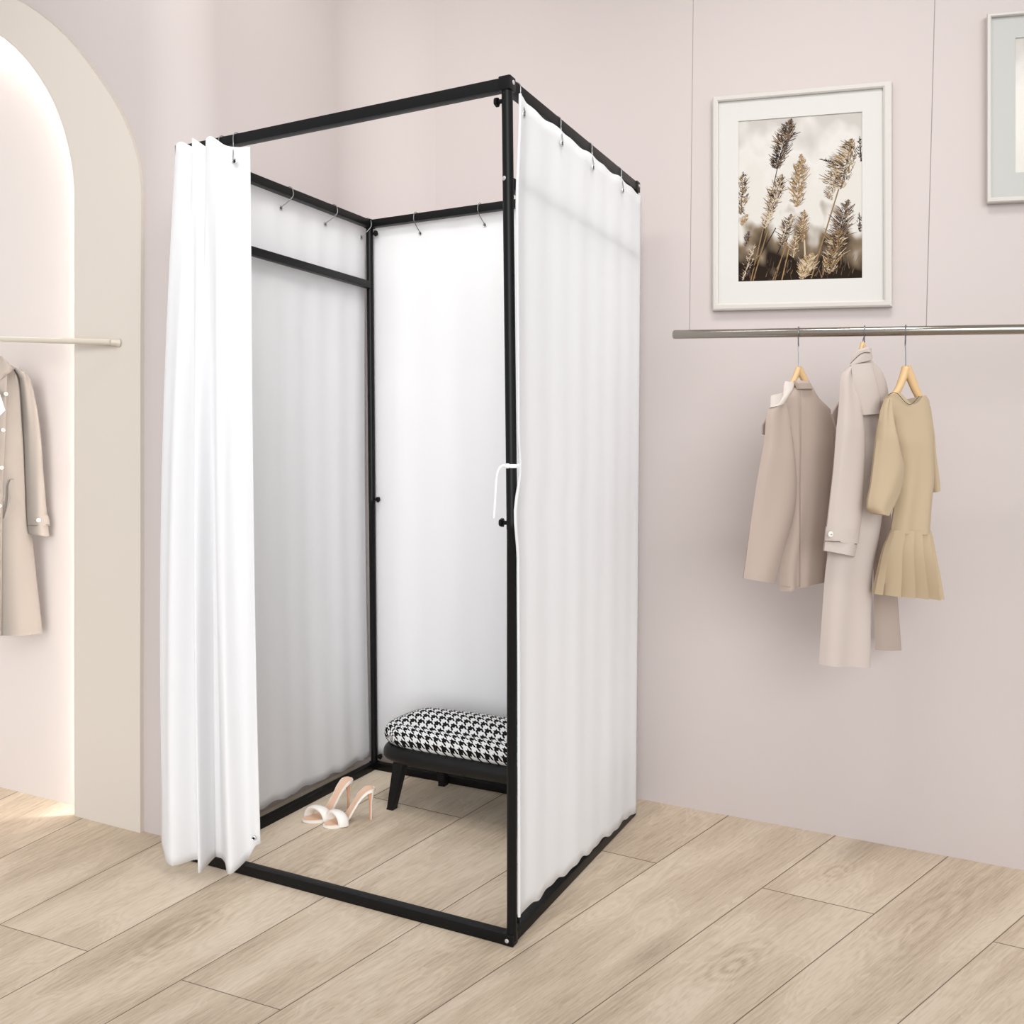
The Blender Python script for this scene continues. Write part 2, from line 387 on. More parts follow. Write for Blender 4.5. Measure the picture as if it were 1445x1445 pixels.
# ================================================================== the booth frame
T = 0.025
XB = 0.005          # the bottom frame sits a little further out than the top one
def build_booth():
    b = thing('fitting_booth_frame', 'black metal tube frame of the square changing booth', 'booth frame', (-W / 2, D / 2, 0))
    def bar(lo, hi, bev=0.0025, name='bar', parent=b):
        bm = bmesh.new(); add_box(bm, lo, hi, bev); return obj(name, bm, M_BLACK, parent)
    h = T / 2
    corners = {'fr': ((-h, h), (0.0, h)), 'fl': ((-W + h, h), (-W + h, h)), 'br': ((-h, D - h), (-h + 0.004, D - h)), 'bl': ((-W + h, D - h), (-W + h, D - h))}
    for k, ((xt, yt), (xb, yb)) in corners.items():
        bm = bmesh.new()
        bow = (lambda z: max(0.0, z - 1.0)) if k == 'fr' else (lambda z: z / H)
        P = lambda z: Vector((xb + (xt - xb) * bow(z), yb + (yt - yb) * bow(z), z))
        add_tube(bm, [P(0.012), P(0.985), P(0.986), P(1.0), P(1.975)], [0.0122, 0.0122, 0.0128, 0.0128, 0.0128], 20)
        po = obj('post', bm, M_BLACK, b)
        dx = 1 if k[1] == 'l' else -1        # knobs point into the booth along the front and back bars
        zs = (1.953, 1.0, 0.049)
        for z in zs:
            p = P(z); ax = Vector((dx, 0, 0))
            if z == 0.049 and k == 'fr': ax = Vector((0, 1, 0))
            bm = bmesh.new()
            add_disc(bm, p + ax * 0.010, ax, 0.0048, 0.012, 12)
            st = p + ax * 0.021
            seg = 20; prof = [(0, 0.006), (0.002, 0.0105), (0.008, 0.0105), (0.0105, 0.0075)]
            s1 = ax.orthogonal().normalized(); s2 = ax.cross(s1); rings = []
            for hgt, rad in prof:
                rings.append([bm.verts.new(st + ax * hgt + (s1 * math.cos(2 * PI * q / seg) + s2 * math.sin(2 * PI * q / seg)) * rad * (1.0 if q % 4 < 2 else 0.88)) for q in range(seg)])
            for A, B in zip(rings, rings[1:]):
                for q in range(seg): bm.faces.new((A[q], A[(q + 1) % seg], B[(q + 1) % seg], B[q]))
            bm.faces.new(rings[0]); bm.faces.new(rings[-1])
            obj('knob', bm, M_KNOB, po)
        # screws
        for z, ax in ((1.778, Vector((-0.30, -1, 0))),):
            if k[0] != 'f': continue
            ax = ax.normalized(); p = P(z); bm = bmesh.new()
            add_disc(bm, p + ax * 0.0118, ax, 0.0052, 0.003, 14, 0.0012)
            add_disc(bm, p + ax * 0.0146, ax, 0.0022, 0.0008, 8)
            obj('screw', bm, M_SCREW, po)
        # corner bracket at the top
        bm = bmesh.new()
        add_box(bm, (xt - 0.0150, yt - 0.0150, 1.972), (xt + 0.0150, yt + 0.0150, 2.003), 0.003)
        br = obj('corner_bracket', bm, M_BLACK, b)
        sx = -1 if k[1] == 'l' else 1
        bm = bmesh.new(); add_disc(bm, (xt + sx * 0.0140, yt + 0.002, 1.990), (sx, 0, 0), 0.005, 0.003, 14, 0.001)
        obj('screw', bm, M_SCREW, br)
        bm = bmesh.new()
        xf = -0.0045 if k == 'fr' else xb
        add_box(bm, (xf - 0.0150, yb - 0.0140, 0.0), (xf + 0.0140, yb + 0.0140, 0.029), 0.003)
        br = obj('corner_foot', bm, M_BLACK, b)
        sy = -1 if k[0] == 'f' else 1
        bm = bmesh.new(); add_disc(bm, (xf - 0.002, yb + sy * 0.0130, 0.013), (0, sy, 0), 0.0052, 0.003, 14, 0.001)
        obj('screw', bm, M_SCREW, br)
    zt0, zt1 = H - 0.0265, H
    bar((-W, 0, zt0), (0, T, zt1), name='top_bar'); bar((-W, D - T, zt0), (0, D, zt1), name='top_bar')
    bar((-W, 0, zt0), (-W + T, D, zt1), name='top_bar'); bar((-T, 0, zt0), (0, D, zt1), name='top_bar')
    bar((-W, 0, 0), (XB, T + 0.002, 0.027), name='bottom_bar'); bar((-W, D - T, 0), (XB, D, 0.027), name='bottom_bar')
    bar((-W, 0, 0), (-W + T, D, 0.027), name='bottom_bar'); bar((XB - T - 0.002, 0, 0), (XB, D, 0.027), name='bottom_bar')
    # garment rails across both sides
    for x in (-W + h, -h + 0.001):
        bar((x - 0.011, 0.02, 1.758), (x + 0.011, D - 0.02, 1.784), 0.003, 'crossbar')
    return b

# ================================================================== curtains
def sheet(name, rows, mat, label, cat, group, thick=0.0016, loc=None):
    """rows: list of lists of points, top to bottom"""
    bm = bmesh.new()
    V = [[bm.verts.new(p) for p in r] for r in rows]
    for A, B in zip(V, V[1:]):
        for k in range(len(A) - 1): bm.faces.new((A[k], A[k + 1], B[k + 1], B[k]))
    o = obj(name, bm, mat, None, origin=loc)
    s = o.modifiers.new('cloth_thickness', 'SOLIDIFY'); s.thickness = thick; s.offset = 0
    for p in o.data.polygons: p.use_smooth = True
    return tag(o, label, cat, group)
def grommet(parent, c, axis, r=0.0062):
    axis = Vector(axis).normalized(); c = Vector(c)
    a = axis.orthogonal().normalized(); q = axis.cross(a)
    bm = bmesh.new()
    add_tube(bm, [c + (a * math.cos(t) + q * math.sin(t)) * r for t in [2 * PI * i / 18 for i in range(18)]], 0.0018, 8, closed=True)
    g = obj('grommet', bm, M_SCREW, parent)
    bm = bmesh.new(); add_disc(bm, c - axis * 0.0010, axis, r * 0.62, 0.0026, 14)
    obj('eyelet_hole', bm, M_KNOB, g)

def lerp_list(tab, z):
    for (z0, a), (z1, b2) in zip(tab, tab[1:]):
        if (z - z0) * (z - z1) <= 0: 
            t = (z - z0) / (z1 - z0); t = t * t * (3 - 2 * t); return a + (b2 - a) * t
    return tab[0][1] if z > tab[0][0] else tab[-1][1]

def hook(label, bar_axis, along, outer, vis, end, ztop=2.0):
    """wire hook: over the bar, down its visible side (vis = unit vector across the bar), ending in the grommet"""
    ax = Vector(bar_axis); vis = Vector(vis)
    c = Vector(along); c.z = ztop - T / 2
    P = [c - vis * 0.0155 + Vector((0, 0, -0.012)), c - vis * 0.0155 + Vector((0, 0, 0.006)), c - vis * 0.009 + Vector((0, 0, 0.0155)), c + Vector((0, 0, 0.0185)),
         c + vis * 0.010 + Vector((0, 0, 0.0150)), c + vis * 0.0155 + Vector((0, 0, 0.006)), c + vis * 0.0158 + Vector((0, 0, -0.012))]
    e = Vector(end); m = P[-1].lerp(e, 0.55) + vis * 0.001
    P += [m, e + vis * 0.002 + Vector((0, 0, 0.004)), e + Vector((0, 0, -0.003)), e - vis * 0.004 + Vector((0, 0, 0.0))]
    bm = bmesh.new(); add_tube(bm, catmull(P, 40), 0.0014, 8)
    o = obj('curtain_hook', bm, M_WIRE, None, origin=Vector((c.x, c.y, ztop)))
    return tag(o, label, 'curtain hook', 'wire hooks holding the white curtains')

def build_curtains():
    gname = 'white curtains of the booth'
    # ---- right panel, just outside the frame
    NZ, NX = 70, 90
    edge = [(q.z, q.y) for q in (at_x(px, py, 0.0165) for px, py in ((733.5, 135), (729, 300), (731, 600), (733.5, 660), (726.5, 725), (730.5, 790), (731.5, 1000), (732, 1290)))]
    hooks_y = [0.050, 0.279, 0.488, 0.722]
    rows = []
    for i in range(NZ):
        fz = i / (NZ - 1); row = []
        for j in range(NX):
            s = j / (NX - 1)
            y1 = 0.884
            zt = 1.966 - 0.007 * abs(math.sin(PI * (s - 0.015) / 0.262)) - 0.0025 * math.sin(s * 47)
            zb = 0.066 - 0.048 * s + 0.004 * math.sin(s * 31) + 0.003 * math.sin(s * 67 + 1)
            z = zt + (zb - zt) * fz
            y0 = lerp_list(edge, z)
            y = y0 + (y1 - y0) * s
            x = 0.0085 + 0.0017 * math.sin(s * 19 + 0.4 * math.sin(fz * 4)) * (0.4 + 0.6 * fz) + 0.0009 * math.sin(s * 43 + 1.3 + fz * 1.5) + 0.0035 * (1 - s) * math.sin(fz * 3.1)
            if s < 0.07:
                k_ = (1 - s / 0.07); k_ = k_ * k_ * (3 - 2 * k_); x = x + (0.0165 - x) * k_
            row.append(Vector((x, y, z)))
        rows.append(row)
    rp = sheet('booth_curtain', rows, M_DRAPE, 'white curtain panel closing the right side of the booth, tied to the front post', 'curtain', gname, loc=Vector((0.0085, 0.45, 0.03)))
    # rolled front hem
    bm = bmesh.new(); add_tube(bm, [r[0] + Vector((0, 0.002, 0)) for r in rows], (0.0036), 8); obj('side_hem', bm, M_DRAPE, rp)
    for i, y in enumerate(hooks_y):
        e = Vector((0.0165, y - (0.022 if i else 0.008), 1.927))
        grommet(rp, e - Vector((0.0006, 0, 0)), (1, 0, 0))
        hook('thin wire hook over the right top bar, ' + ('right at the front corner bracket', 'second from the front corner', 'third from the front corner', 'farthest back near the wall')[i], (0, 1, 0), (-T / 2, y, 0), None, (1, 0, 0), e)
    # tie strap around the post
    zc = 1.131; pc = Vector((-0.0125 * (zc - 1.0), 0.0125, zc))
    bm = bmesh.new()
    ring = [pc + Vector((math.cos(a), math.sin(a), 0)) * 0.0142 for a in [2 * PI * k / 24 for k in range(24)]]
    add_tube(bm, ring, [(0.0042, 0.0012)] * 24, 8, closed=True)
    add_tube(bm, [pc + Vector((0.011, -0.008, 0)), pc + Vector((0.016, 0.006, 0)), Vector((0.0165, 0.014, zc + 0.002))], [(0.0042, 0.0014)] * 3, 8)
    ts = obj('tie_strap', bm, M_STRAP, rp)
    bm = bmesh.new()
    kp = pc + Vector((-0.0035, -0.0150, 0.0005))
    add_tube(bm, [kp + Vector((-0.007, 0, 0)), kp + Vector((-0.004, 0, 0)), kp, kp + Vector((0.005, 0, 0)), kp + Vector((0.008, 0, 0))], [0.002, 0.005, 0.006, 0.0055, 0.003], 10)
    tail = [kp + Vector((-0.004, 0, 0))] + [at_y(px, py, -0.004) for px, py in ((709, 657), (703, 663), (700.5, 675), (699, 695), (698, 715), (696.5, 731))]
    add_tube(bm, catmull(tail, 24), [(0.0026, 0.0012)] * 24, 8)
    obj('strap_tail', bm, M_STRAP, ts)

    # ---- left panel (seen from inside)
    rows = []
    for i in range(NZ):
        fz = i / (NZ - 1); row = []
        for j in range(NX):
            s = j / (NX - 1)
            zt = 1.992 - 0.003 * abs(math.sin(PI * (s * 3.9))) - 0.0015 * math.sin(s * 41)
            zb = 0.052 - 0.012 * s + 0.004 * math.sin(s * 37) + 0.002 * math.sin(s * 71)
            z = zt + (zb - zt) * fz
            y = 0.035 + 0.855 * s
            x = -W - 0.008 + 0.003 * math.sin(s * 17 + fz) * (0.3 + fz) + 0.0015 * math.sin(s * 49)
            x -= 0.010 * math.sin(fz * PI)
            row.append(Vector((x, y, z)))
        rows.append(row)
    lp = sheet('booth_curtain', rows, M_DRAPE, 'white curtain panel on the left side of the booth behind the garment bar', 'curtain', gname, loc=Vector((-W - 0.008, 0.45, 0.03)))
    for i, (y, ye) in enumerate(((0.19, 0.175), (0.448, 0.430), (0.673, 0.652), (0.868, 0.856))):
        e = Vector((-W - 0.0065, ye, 1.938)); grommet(lp, e, (1, 0, 0))
        lab = ('hidden end behind the gathered curtain', 'nearest the gathered front curtain', 'midway to the back corner', 'right in the back corner')[i]
        if i == 0: continue
        hook('thin wire hook over the left top bar, ' + lab, (0, 1, 0), (-W + T / 2, y, 0), None, (1, 0, 0), e + Vector((0.002, 0, 0)))
    # ---- back panel
    rows = []
    for i in range(NZ):
        fz = i / (NZ - 1); row = []
        for j in range(NX):
            s = j / (NX - 1)
            zt = 1.992 - 0.003 * abs(math.sin(PI * (s * 4))) - 0.0015 * math.sin(s * 41)
            zb = 0.050 + 0.003 * math.sin(s * 37)
            z = zt + (zb - zt) * fz
            x = -W + 0.006 + (W - 0.016) * s
            y = D + 0.008 + 0.003 * math.sin(s * 15 + 2 + fz) * (0.3 + fz) + 0.0015 * math.sin(s * 41)
            row.append(Vector((x, y, z)))
        rows.append(row)
    bp = sheet('booth_curtain', rows, M_DRAPE, 'white curtain panel across the back of the booth behind the bench', 'curtain', gname, loc=Vector((-W / 2, D + 0.008, 0.03)))
    for i, (x, xe) in enumerate(((-0.810, -0.806), (-0.556, -0.549), (-0.30, -0.296))):
        e = Vector((xe, D + 0.0065, 1.937)); grommet(bp, e, (0, -1, 0))
        if i == 2: continue
        hook('thin wire hook over the back top bar, ' + ('second from the left corner', 'nearer the front post in view', '')[i], (1, 0, 0), (x, D - T / 2, 0), None, (0, -1, 0), e + Vector((0, -0.002, 0)))
    # ---- gathered front curtain
    Tp = [(-1.004, -0.012, 1.986), (-0.988, -0.030, 1.990), (-0.955, -0.042, 1.989), (-0.932, -0.022, 1.978), (-0.918, -0.040, 1.993), (-0.892, -0.016, 1.974), (-0.874, -0.036, 1.985),
          (-0.846, -0.044, 1.985), (-0.822, -0.022, 1.966), (-0.785, -0.012, 1.958), (-0.752, -0.006, 1.956)]
    Bp = [at_z(228, 1190, 0.045), Vector((-1.092, -0.035, 0.034)), Vector((-1.000, -0.090, 0.028)), at_z(279, 1213, 0.03), at_z(281, 1232, 0.028), at_z(306, 1208, 0.034), at_z(317, 1216, 0.034),
          at_z(324, 1234, 0.028), at_y(350, 1211, -0.012), at_y(361, 1193, -0.008), at_y(368, 1190, -0.002)]
    Mp = [(-1.085, -0.010), (-1.058, -0.040), (-0.985, -0.068), (-0.945, -0.030), (-0.912, -0.066), (-0.905, -0.008), (-0.880, -0.020), (-0.828, -0.056), (-0.815, -0.014), (-0.785, -0.008), (-0.761, -0.004)]
    NB = 100
    tt = catmull(Tp, NB); bb = catmull(Bp, NB); mm = catmull([(x, y, 1.0) for x, y in Mp], NB)
    rows = []
    for i in range(80):
        f = i / 79; row = []
        for j in range(NB):
            a, m_, b_ = tt[j], mm[j], bb[j]
            # quadratic through top, middle, bottom in plan; straight in height
            la, lm, lb = (1 - f) * (1 - 2 * f), 4 * f * (1 - f), f * (2 * f - 1)
            s = j / (NB - 1)
            x = a.x * la + m_.x * lm + b_.x * lb; y = a.y * la + m_.y * lm + b_.y * lb
            y += 0.0045 * math.sin(s * 40 + f * 2.0) * math.sin(f * PI) ** 0.5
            z = a.z + (b_.z - a.z) * f
            row.append(Vector((x, min(y, -0.0035) if z < 1.97 and x > -1.0 else y, z)))
        rows.append(row)
    fc = sheet('booth_curtain', rows, M_DRAPE, 'white curtain gathered in folds at the left front corner of the booth', 'curtain', gname, loc=Vector((-0.93, -0.03, 0.03)))
    e = at_y(331, 228, -0.030); grommet(fc, e + Vector((0, -0.001, 0)), (0.2, -1, 0))
    grommet(fc, at_y(358, 1183, -0.016), (0.4, -1, 0.0), 0.005)
    hook('thin wire hook on the front top bar at the free edge of the gathered curtain', (1, 0, 0), (-0.811, T / 2, 0), None, (0, -1, 0), e + Vector((0, -0.003, 0)))
    for i, (x, xe, ye) in enumerate(((-0.862, -0.860, -0.008), (-0.892, -0.905, -0.008))):
        hook('thin wire hook half buried in the gathered front curtain folds, ' + ('right one of two', 'left one of two')[i], (1, 0, 0), (x, T / 2, 0), None, (0, -1, 0), Vector((xe, ye, 1.93)))

# ================================================================== bench
def build_bench():
    x0, x1, y0, y1 = -0.788, -0.085, 0.560, 0.858
    zt = 0.208
    b = thing('upholstered_bench', 'low black bench with a houndstooth cushion inside the booth', 'bench', ((x0 + x1) / 2, (y0 + y1) / 2, 0))
    def pillow(bm, lx0, lx1, ly0, ly1, zb, zs, ztop, e, crown, uvs=False, nu=64, nv=40, drop=0.0):
        """rounded slab: superellipse plan, bullnose sides, crowned top"""
        uvl = bm.loops.layers.uv.new('UVMap') if uvs else None
        cx, cy, hx, hy = (lx0 + lx1) / 2, (ly0 + ly1) / 2, (lx1 - lx0) / 2, (ly1 - ly0) / 2
        def pos(s, t):
            # s,t in [-1,1] over the top, mapped square -> rounded rectangle
            return s, t
        # vertical profile rings from bottom edge up to the crown, each ring a rounded rectangle inset by d
        h = (zs - zb); R = h / 2
        prof = []
        for k in range(13):
            a = -PI / 2 + PI * k / 12
            prof.append((R * e * (1 - math.cos(a)), zb + R + R * math.sin(a)))
        for k in range(1, 9):
            t = k / 8; prof.append((R * e + t * (min(hx, hy) - R * e) * 0.97, zs + crown * math.sin(t * PI / 2)))
        rings = []; per = 96; cr = min(hx, hy) * 0.42
        for d, z in prof:
            ax, ay = hx - d, hy - d; c = max(min(cr - d * 0.5, ax, ay), 0.001); ring = []
            # walk the rounded rectangle
            L = [(ax - c) * 2, (ay - c) * 2]; tot = 2 * (L[0] + L[1]) + 2 * PI * c
            for q in range(per):
                # fixed angular parametrisation keeps rings aligned
                a = 2 * PI * q / per; dx, dy = math.cos(a), math.sin(a)
                n = 5.0
                rr = 1 / ((abs(dx) ** n + abs(dy) ** n) ** (1 / n))
                ring.append(Vector((cx + dx * rr * ax, cy + dy * rr * ay, z)))
            rings.append(ring)
        V = [[bm.verts.new(p) for p in r] for r in rings]
        # girth coordinate for the weave
        g = [0]
        for A, B in zip(prof, prof[1:]): g.append(g[-1] + math.hypot(A[0] - B[0], A[1] - B[1]))
        for i in range(len(V) - 1):
            for q in range(per):
                q2 = (q + 1) % per
                f = bm.faces.new((V[i][q], V[i][q2], V[i + 1][q2], V[i + 1][q]))
                if uvs:
                    for lp, (ii, qq) in zip(f.loops, ((i, q), (i, q2), (i + 1, q2), (i + 1, q))):
                        p = rings[ii][qq]; base = prof[ii]
                        # unroll the sides: push the plan position outwards by the girth left on the side
                        side = g[20] - g[ii]; rad = Vector((p.x - cx, p.y - cy))
                        ext = max(0.0, (g[12] - g[ii])) 
                        ux, uy = p.x, p.y
                        fx, fy = (p.x - cx) / hx, (p.y - cy) / hy
                        if abs(fy) >= abs(fx): uy = cy + math.copysign(abs(p.y - cy) + ext, p.y - cy)
                        else: ux = cx + math.copysign(abs(p.x - cx) + ext, p.x - cx)
                        lp[uvl].uv = (ux, uy)
        f = bm.faces.new(V[-1]); 
        if uvs:
            for lp in f.loops: lp[uvl].uv = (lp.vert.co.x, lp.vert.co.y)
        bm.faces.new(V[0][::-1])
    bm = bmesh.new(); pillow(bm, x0, x1, y0, y1, 0.154, zt, zt, 0.75, 0.0)
    obj('seat_tray', bm, M_LEATHER, b)
    bm = bmesh.new(); pillow(bm, x0 + 0.002, x1 - 0.002, y0 + 0.006, y1 - 0.006, zt - 0.004, 0.280, 0.30, 0.85, 0.030, True)
    c = obj('cushion', bm, M_HOUND, b)
    for sx, sy in ((-1, -1), (1, -1), (-1, 1), (1, 1)):
        xc = x0 + 0.085 if sx < 0 else x1 - 0.085; yc = y0 + 0.045 if sy < 0 else y1 - 0.050
        foot = Vector((-0.729, 0.584, 0)) if sx < 0 and sy < 0 else Vector((xc + sx * 0.022, yc + sy * (0.012 if sy < 0 else 0.008), 0))
        if sx < 0 and sy > 0: foot = Vector((-0.690, 0.846, 0)); xc, yc = -0.690, 0.828
        top = Vector((xc, yc, 0.168))
        bm = bmesh.new(); rings = []
        for f, (a, d) in ((0, (0.0125, 0.014)), (0.04, (0.0125, 0.014)), (1, (0.021, 0.017))):
            p = foot.lerp(top, f)
            rings.append([bm.verts.new(p + Vector((qx * a, qy * d, 0))) for qx, qy in ((-1, -1), (1, -1), (1, 1), (-1, 1))])
        for A, B in zip(rings, rings[1:]):
            for q in range(4): bm.faces.new((A[q], A[(q + 1) % 4], B[(q + 1) % 4], B[q]))
        bm.faces.new(rings[0]); bm.faces.new(rings[-1])
        bmesh.ops.bevel(bm, geom=[e for e in bm.edges if abs((e.verts[0].co - e.verts[1].co).z) > 0.01], offset=0.0018, segments=2, affect='EDGES')
        obj('leg', bm, M_BLACKWOOD, b, smooth=False)

# ================================================================== heeled mules
def build_shoe(label, toe, heel, side):
    toe = Vector(toe); heel = Vector(heel); ax = (heel - toe); L = ax.length + 0.014; ax.normalize(); sd = Vector((-ax.y, ax.x, 0))
    s_ = thing('heeled_mule', label, 'shoe', toe.lerp(heel, 0.5), 'white heeled mules')
    ZT = [(0.0, 0.006), (0.1, 0.0045), (0.25, 0.004), (0.36, 0.006), (0.46, 0.016), (0.58, 0.044), (0.70, 0.074), (0.82, 0.093), (0.92, 0.0985), (1.0, 0.0985)]
    WT = [(0.0, 0.001), (0.025, 0.010), (0.07, 0.019), (0.16, 0.0285), (0.28, 0.0330), (0.38, 0.0300), (0.50, 0.0220), (0.62, 0.0190), (0.76, 0.0215), (0.88, 0.0235), (0.95, 0.0185), (0.985, 0.010), (1.0, 0.001)]
    def tab(Tb, s):
        for (a, va), (b2, vb) in zip(Tb, Tb[1:]):
            if s <= b2:
                t = (s - a) / (b2 - a); return va + (vb - va) * t
        return Tb[-1][1]
    zc = catmull([(a, 0, v) for a, v in ZT], 200); wc = catmull([(a, 0, v) for a, v in WT], 200)
    def smooth_tab(cv, s): return min(cv, key=lambda p: abs(p.x - s)).z
    bend = lambda s: side * 0.010 * math.sin(PI * min(1, s * 1.1))
    def centre(s): return toe + ax * (L * s) + sd * bend(s) + Vector((0, 0, smooth_tab(zc, s)))
    N = 48; ss = [i / (N - 1) for i in range(N)]
    ss = [0.5 - 0.5 * math.cos(PI * s) for s in ss]
    def slab(wscale, z0, z1, mat, name, a=0.0, b2=1.0, parent=s_):
        bm = bmesh.new(); rings = []
        for s in ss:
            s2 = a + (b2 - a) * s
            c = centre(s2); w = smooth_tab(wc, s2 if a == 0 else s2) * wscale
            w = max(w, 0.0006)
            rings.append([bm.verts.new(c + sd * w * q + Vector((0, 0, z))) for q, z in ((-1, z0), (-1, z1), (-0.5, z1 - 0.0006), (0.5, z1 - 0.0006), (1, z1), (1, z0))])
        for A, B in zip(rings, rings[1:]):
            for k in range(6): bm.faces.new((A[k], A[(k + 1) % 6], B[(k + 1) % 6], B[k]))
        bm.faces.new(rings[0]); bm.faces.new(rings[-1])
        return obj(name, bm, mat, parent)
    slab(1.0, -0.0040, 0.0042, M_SHOE, 'sole')
    slab(0.84, 0.0030, 0.0056, M_NUDE, 'insole', 0.03, 0.975)
    # padded strap across the toes
    bm = bmesh.new(); rings = []
    nA, nS = 28, 14
    for i in range(nA):
        a = PI * i / (nA - 1)
        w = 0.0345; hgt = 0.037
        c0 = centre(0.275 + 0.075 * math.cos(a))
        p = c0 - sd * w * math.cos(a) + Vector((0, 0, hgt * math.sin(a) ** 0.8 - 0.002))
        out = (-sd * math.cos(a) + Vector((0, 0, math.sin(a)))).normalized()
        half = 0.0165 + 0.002 * math.sin(a)
        rings.append([bm.verts.new(p + (ax * 1.0 - Vector((0, 0, 0.15 * math.sin(a)))) * half * math.cos(2 * PI * k / nS) + out * 0.0080 * math.sin(2 * PI * k / nS)) for k in range(nS)])
    for A, B in zip(rings, rings[1:]):
        for k in range(nS): bm.faces.new((A[k], A[(k + 1) % nS], B[(k + 1) % nS], B[k]))
    bm.faces.new(rings[0]); bm.faces.new(rings[-1])
    obj('strap', bm, M_SHOE, s_)
    # stiletto heel: white back, tan inner face
    bm = bmesh.new()
    top = toe + ax * (L * 0.925) + sd * bend(0.925); bot = Vector((heel.x, heel.y, 0))
    P, R = [], []
    for f in (0, 0.05, 0.3, 0.6, 0.85, 1.0):
        P.append(bot.lerp(Vector((top.x, top.y, 0.097)), f)); R.append(0.0042 + 0.0018 * f + 0.0105 * max(0, f - 0.55) ** 2 / 0.2)
    add_tube(bm, P, R, 14)
    bm.faces.ensure_lookup_table(); bm.normal_update()
    for f in bm.faces:
        if f.normal.dot(-ax) > -0.15 + 0 * side: f.material_index = 1
    obj('heel', bm, [M_SHOE, M_NUDE_DARK], s_)

# ================================================================== pictures
def lerp4(q, u, v):      # q: TL TR BR BL
    return (q[0].lerp(q[1], u)).lerp(q[3].lerp(q[2], u), v)
def build_picture(name, label, outer, inner, prt, matm, printm, strokes=None):
    dep = 0.024
    Ow = [at_wall(*p, dep) for p in outer]; Iw = [at_wall(*p, dep) for p in inner]; Pw = [at_wall(*p, 0.0115) for p in prt]
    mid = (Ow[0] + Ow[2]) / 2
    t = thing(name, label, 'framed picture', mid, 'white framed pictures on the back wall')
    back = -WN
    bm = bmesh.new()
    fo = [bm.verts.new(p + WN * -0.003) for p in Ow]; fr = [bm.verts.new(p.lerp(i, 0.22)) for p, i in zip(Ow, Iw)]
    fm = [bm.verts.new(p.lerp(i, 0.75)) for p, i in zip(Ow, Iw)]
    fi = [bm.verts.new(p - WN * 0.003) for p in Iw]; bi = [bm.verts.new(p - WN * 0.016) for p in Iw]; bo = [bm.verts.new(p - WN * (dep - 0.001)) for p in Ow]
    for A, B in ((bo, fo), (fo, fr), (fr, fm), (fm, fi), (fi, bi)):
        for k in range(4): bm.faces.new((A[k], A[(k + 1) % 4], B[(k + 1) % 4], B[k]))
    bm.faces.new(bo)
    obj('frame', bm, M_FRAME, t, smooth=False)
    # mat board with window
    bm = bmesh.new()
    Mo = [p - WN * 0.0095 for p in [at_wall(*q, dep) for q in inner]]
    wi = [at_wall(*p, 0.0140) for p in prt]
    a = [bm.verts.new(p) for p in Mo]; c = [bm.verts.new(p) for p in wi]; d = [bm.verts.new(at_wall(*p, 0.0120)) for p in prt]
    for A, B in ((a, c), (c, d)):
        for k in range(4): bm.faces.new((A[k], A[(k + 1) % 4], B[(k + 1) % 4], B[k]))
    obj('mat_board', bm, matm, t, smooth=False)
    bm = bmesh.new(); uvl = bm.loops.layers.uv.new('UVMap')
    V = [bm.verts.new(p) for p in Pw]; f = bm.faces.new(V)
    for lp, uv in zip(f.loops, ((0, 1), (1, 1), (1, 0), (0, 0))): lp[uvl].uv = uv
    if strokes: strokes(bm, Pw)
    o = obj('print', bm, [printm] + M_INK, t, smooth=False)
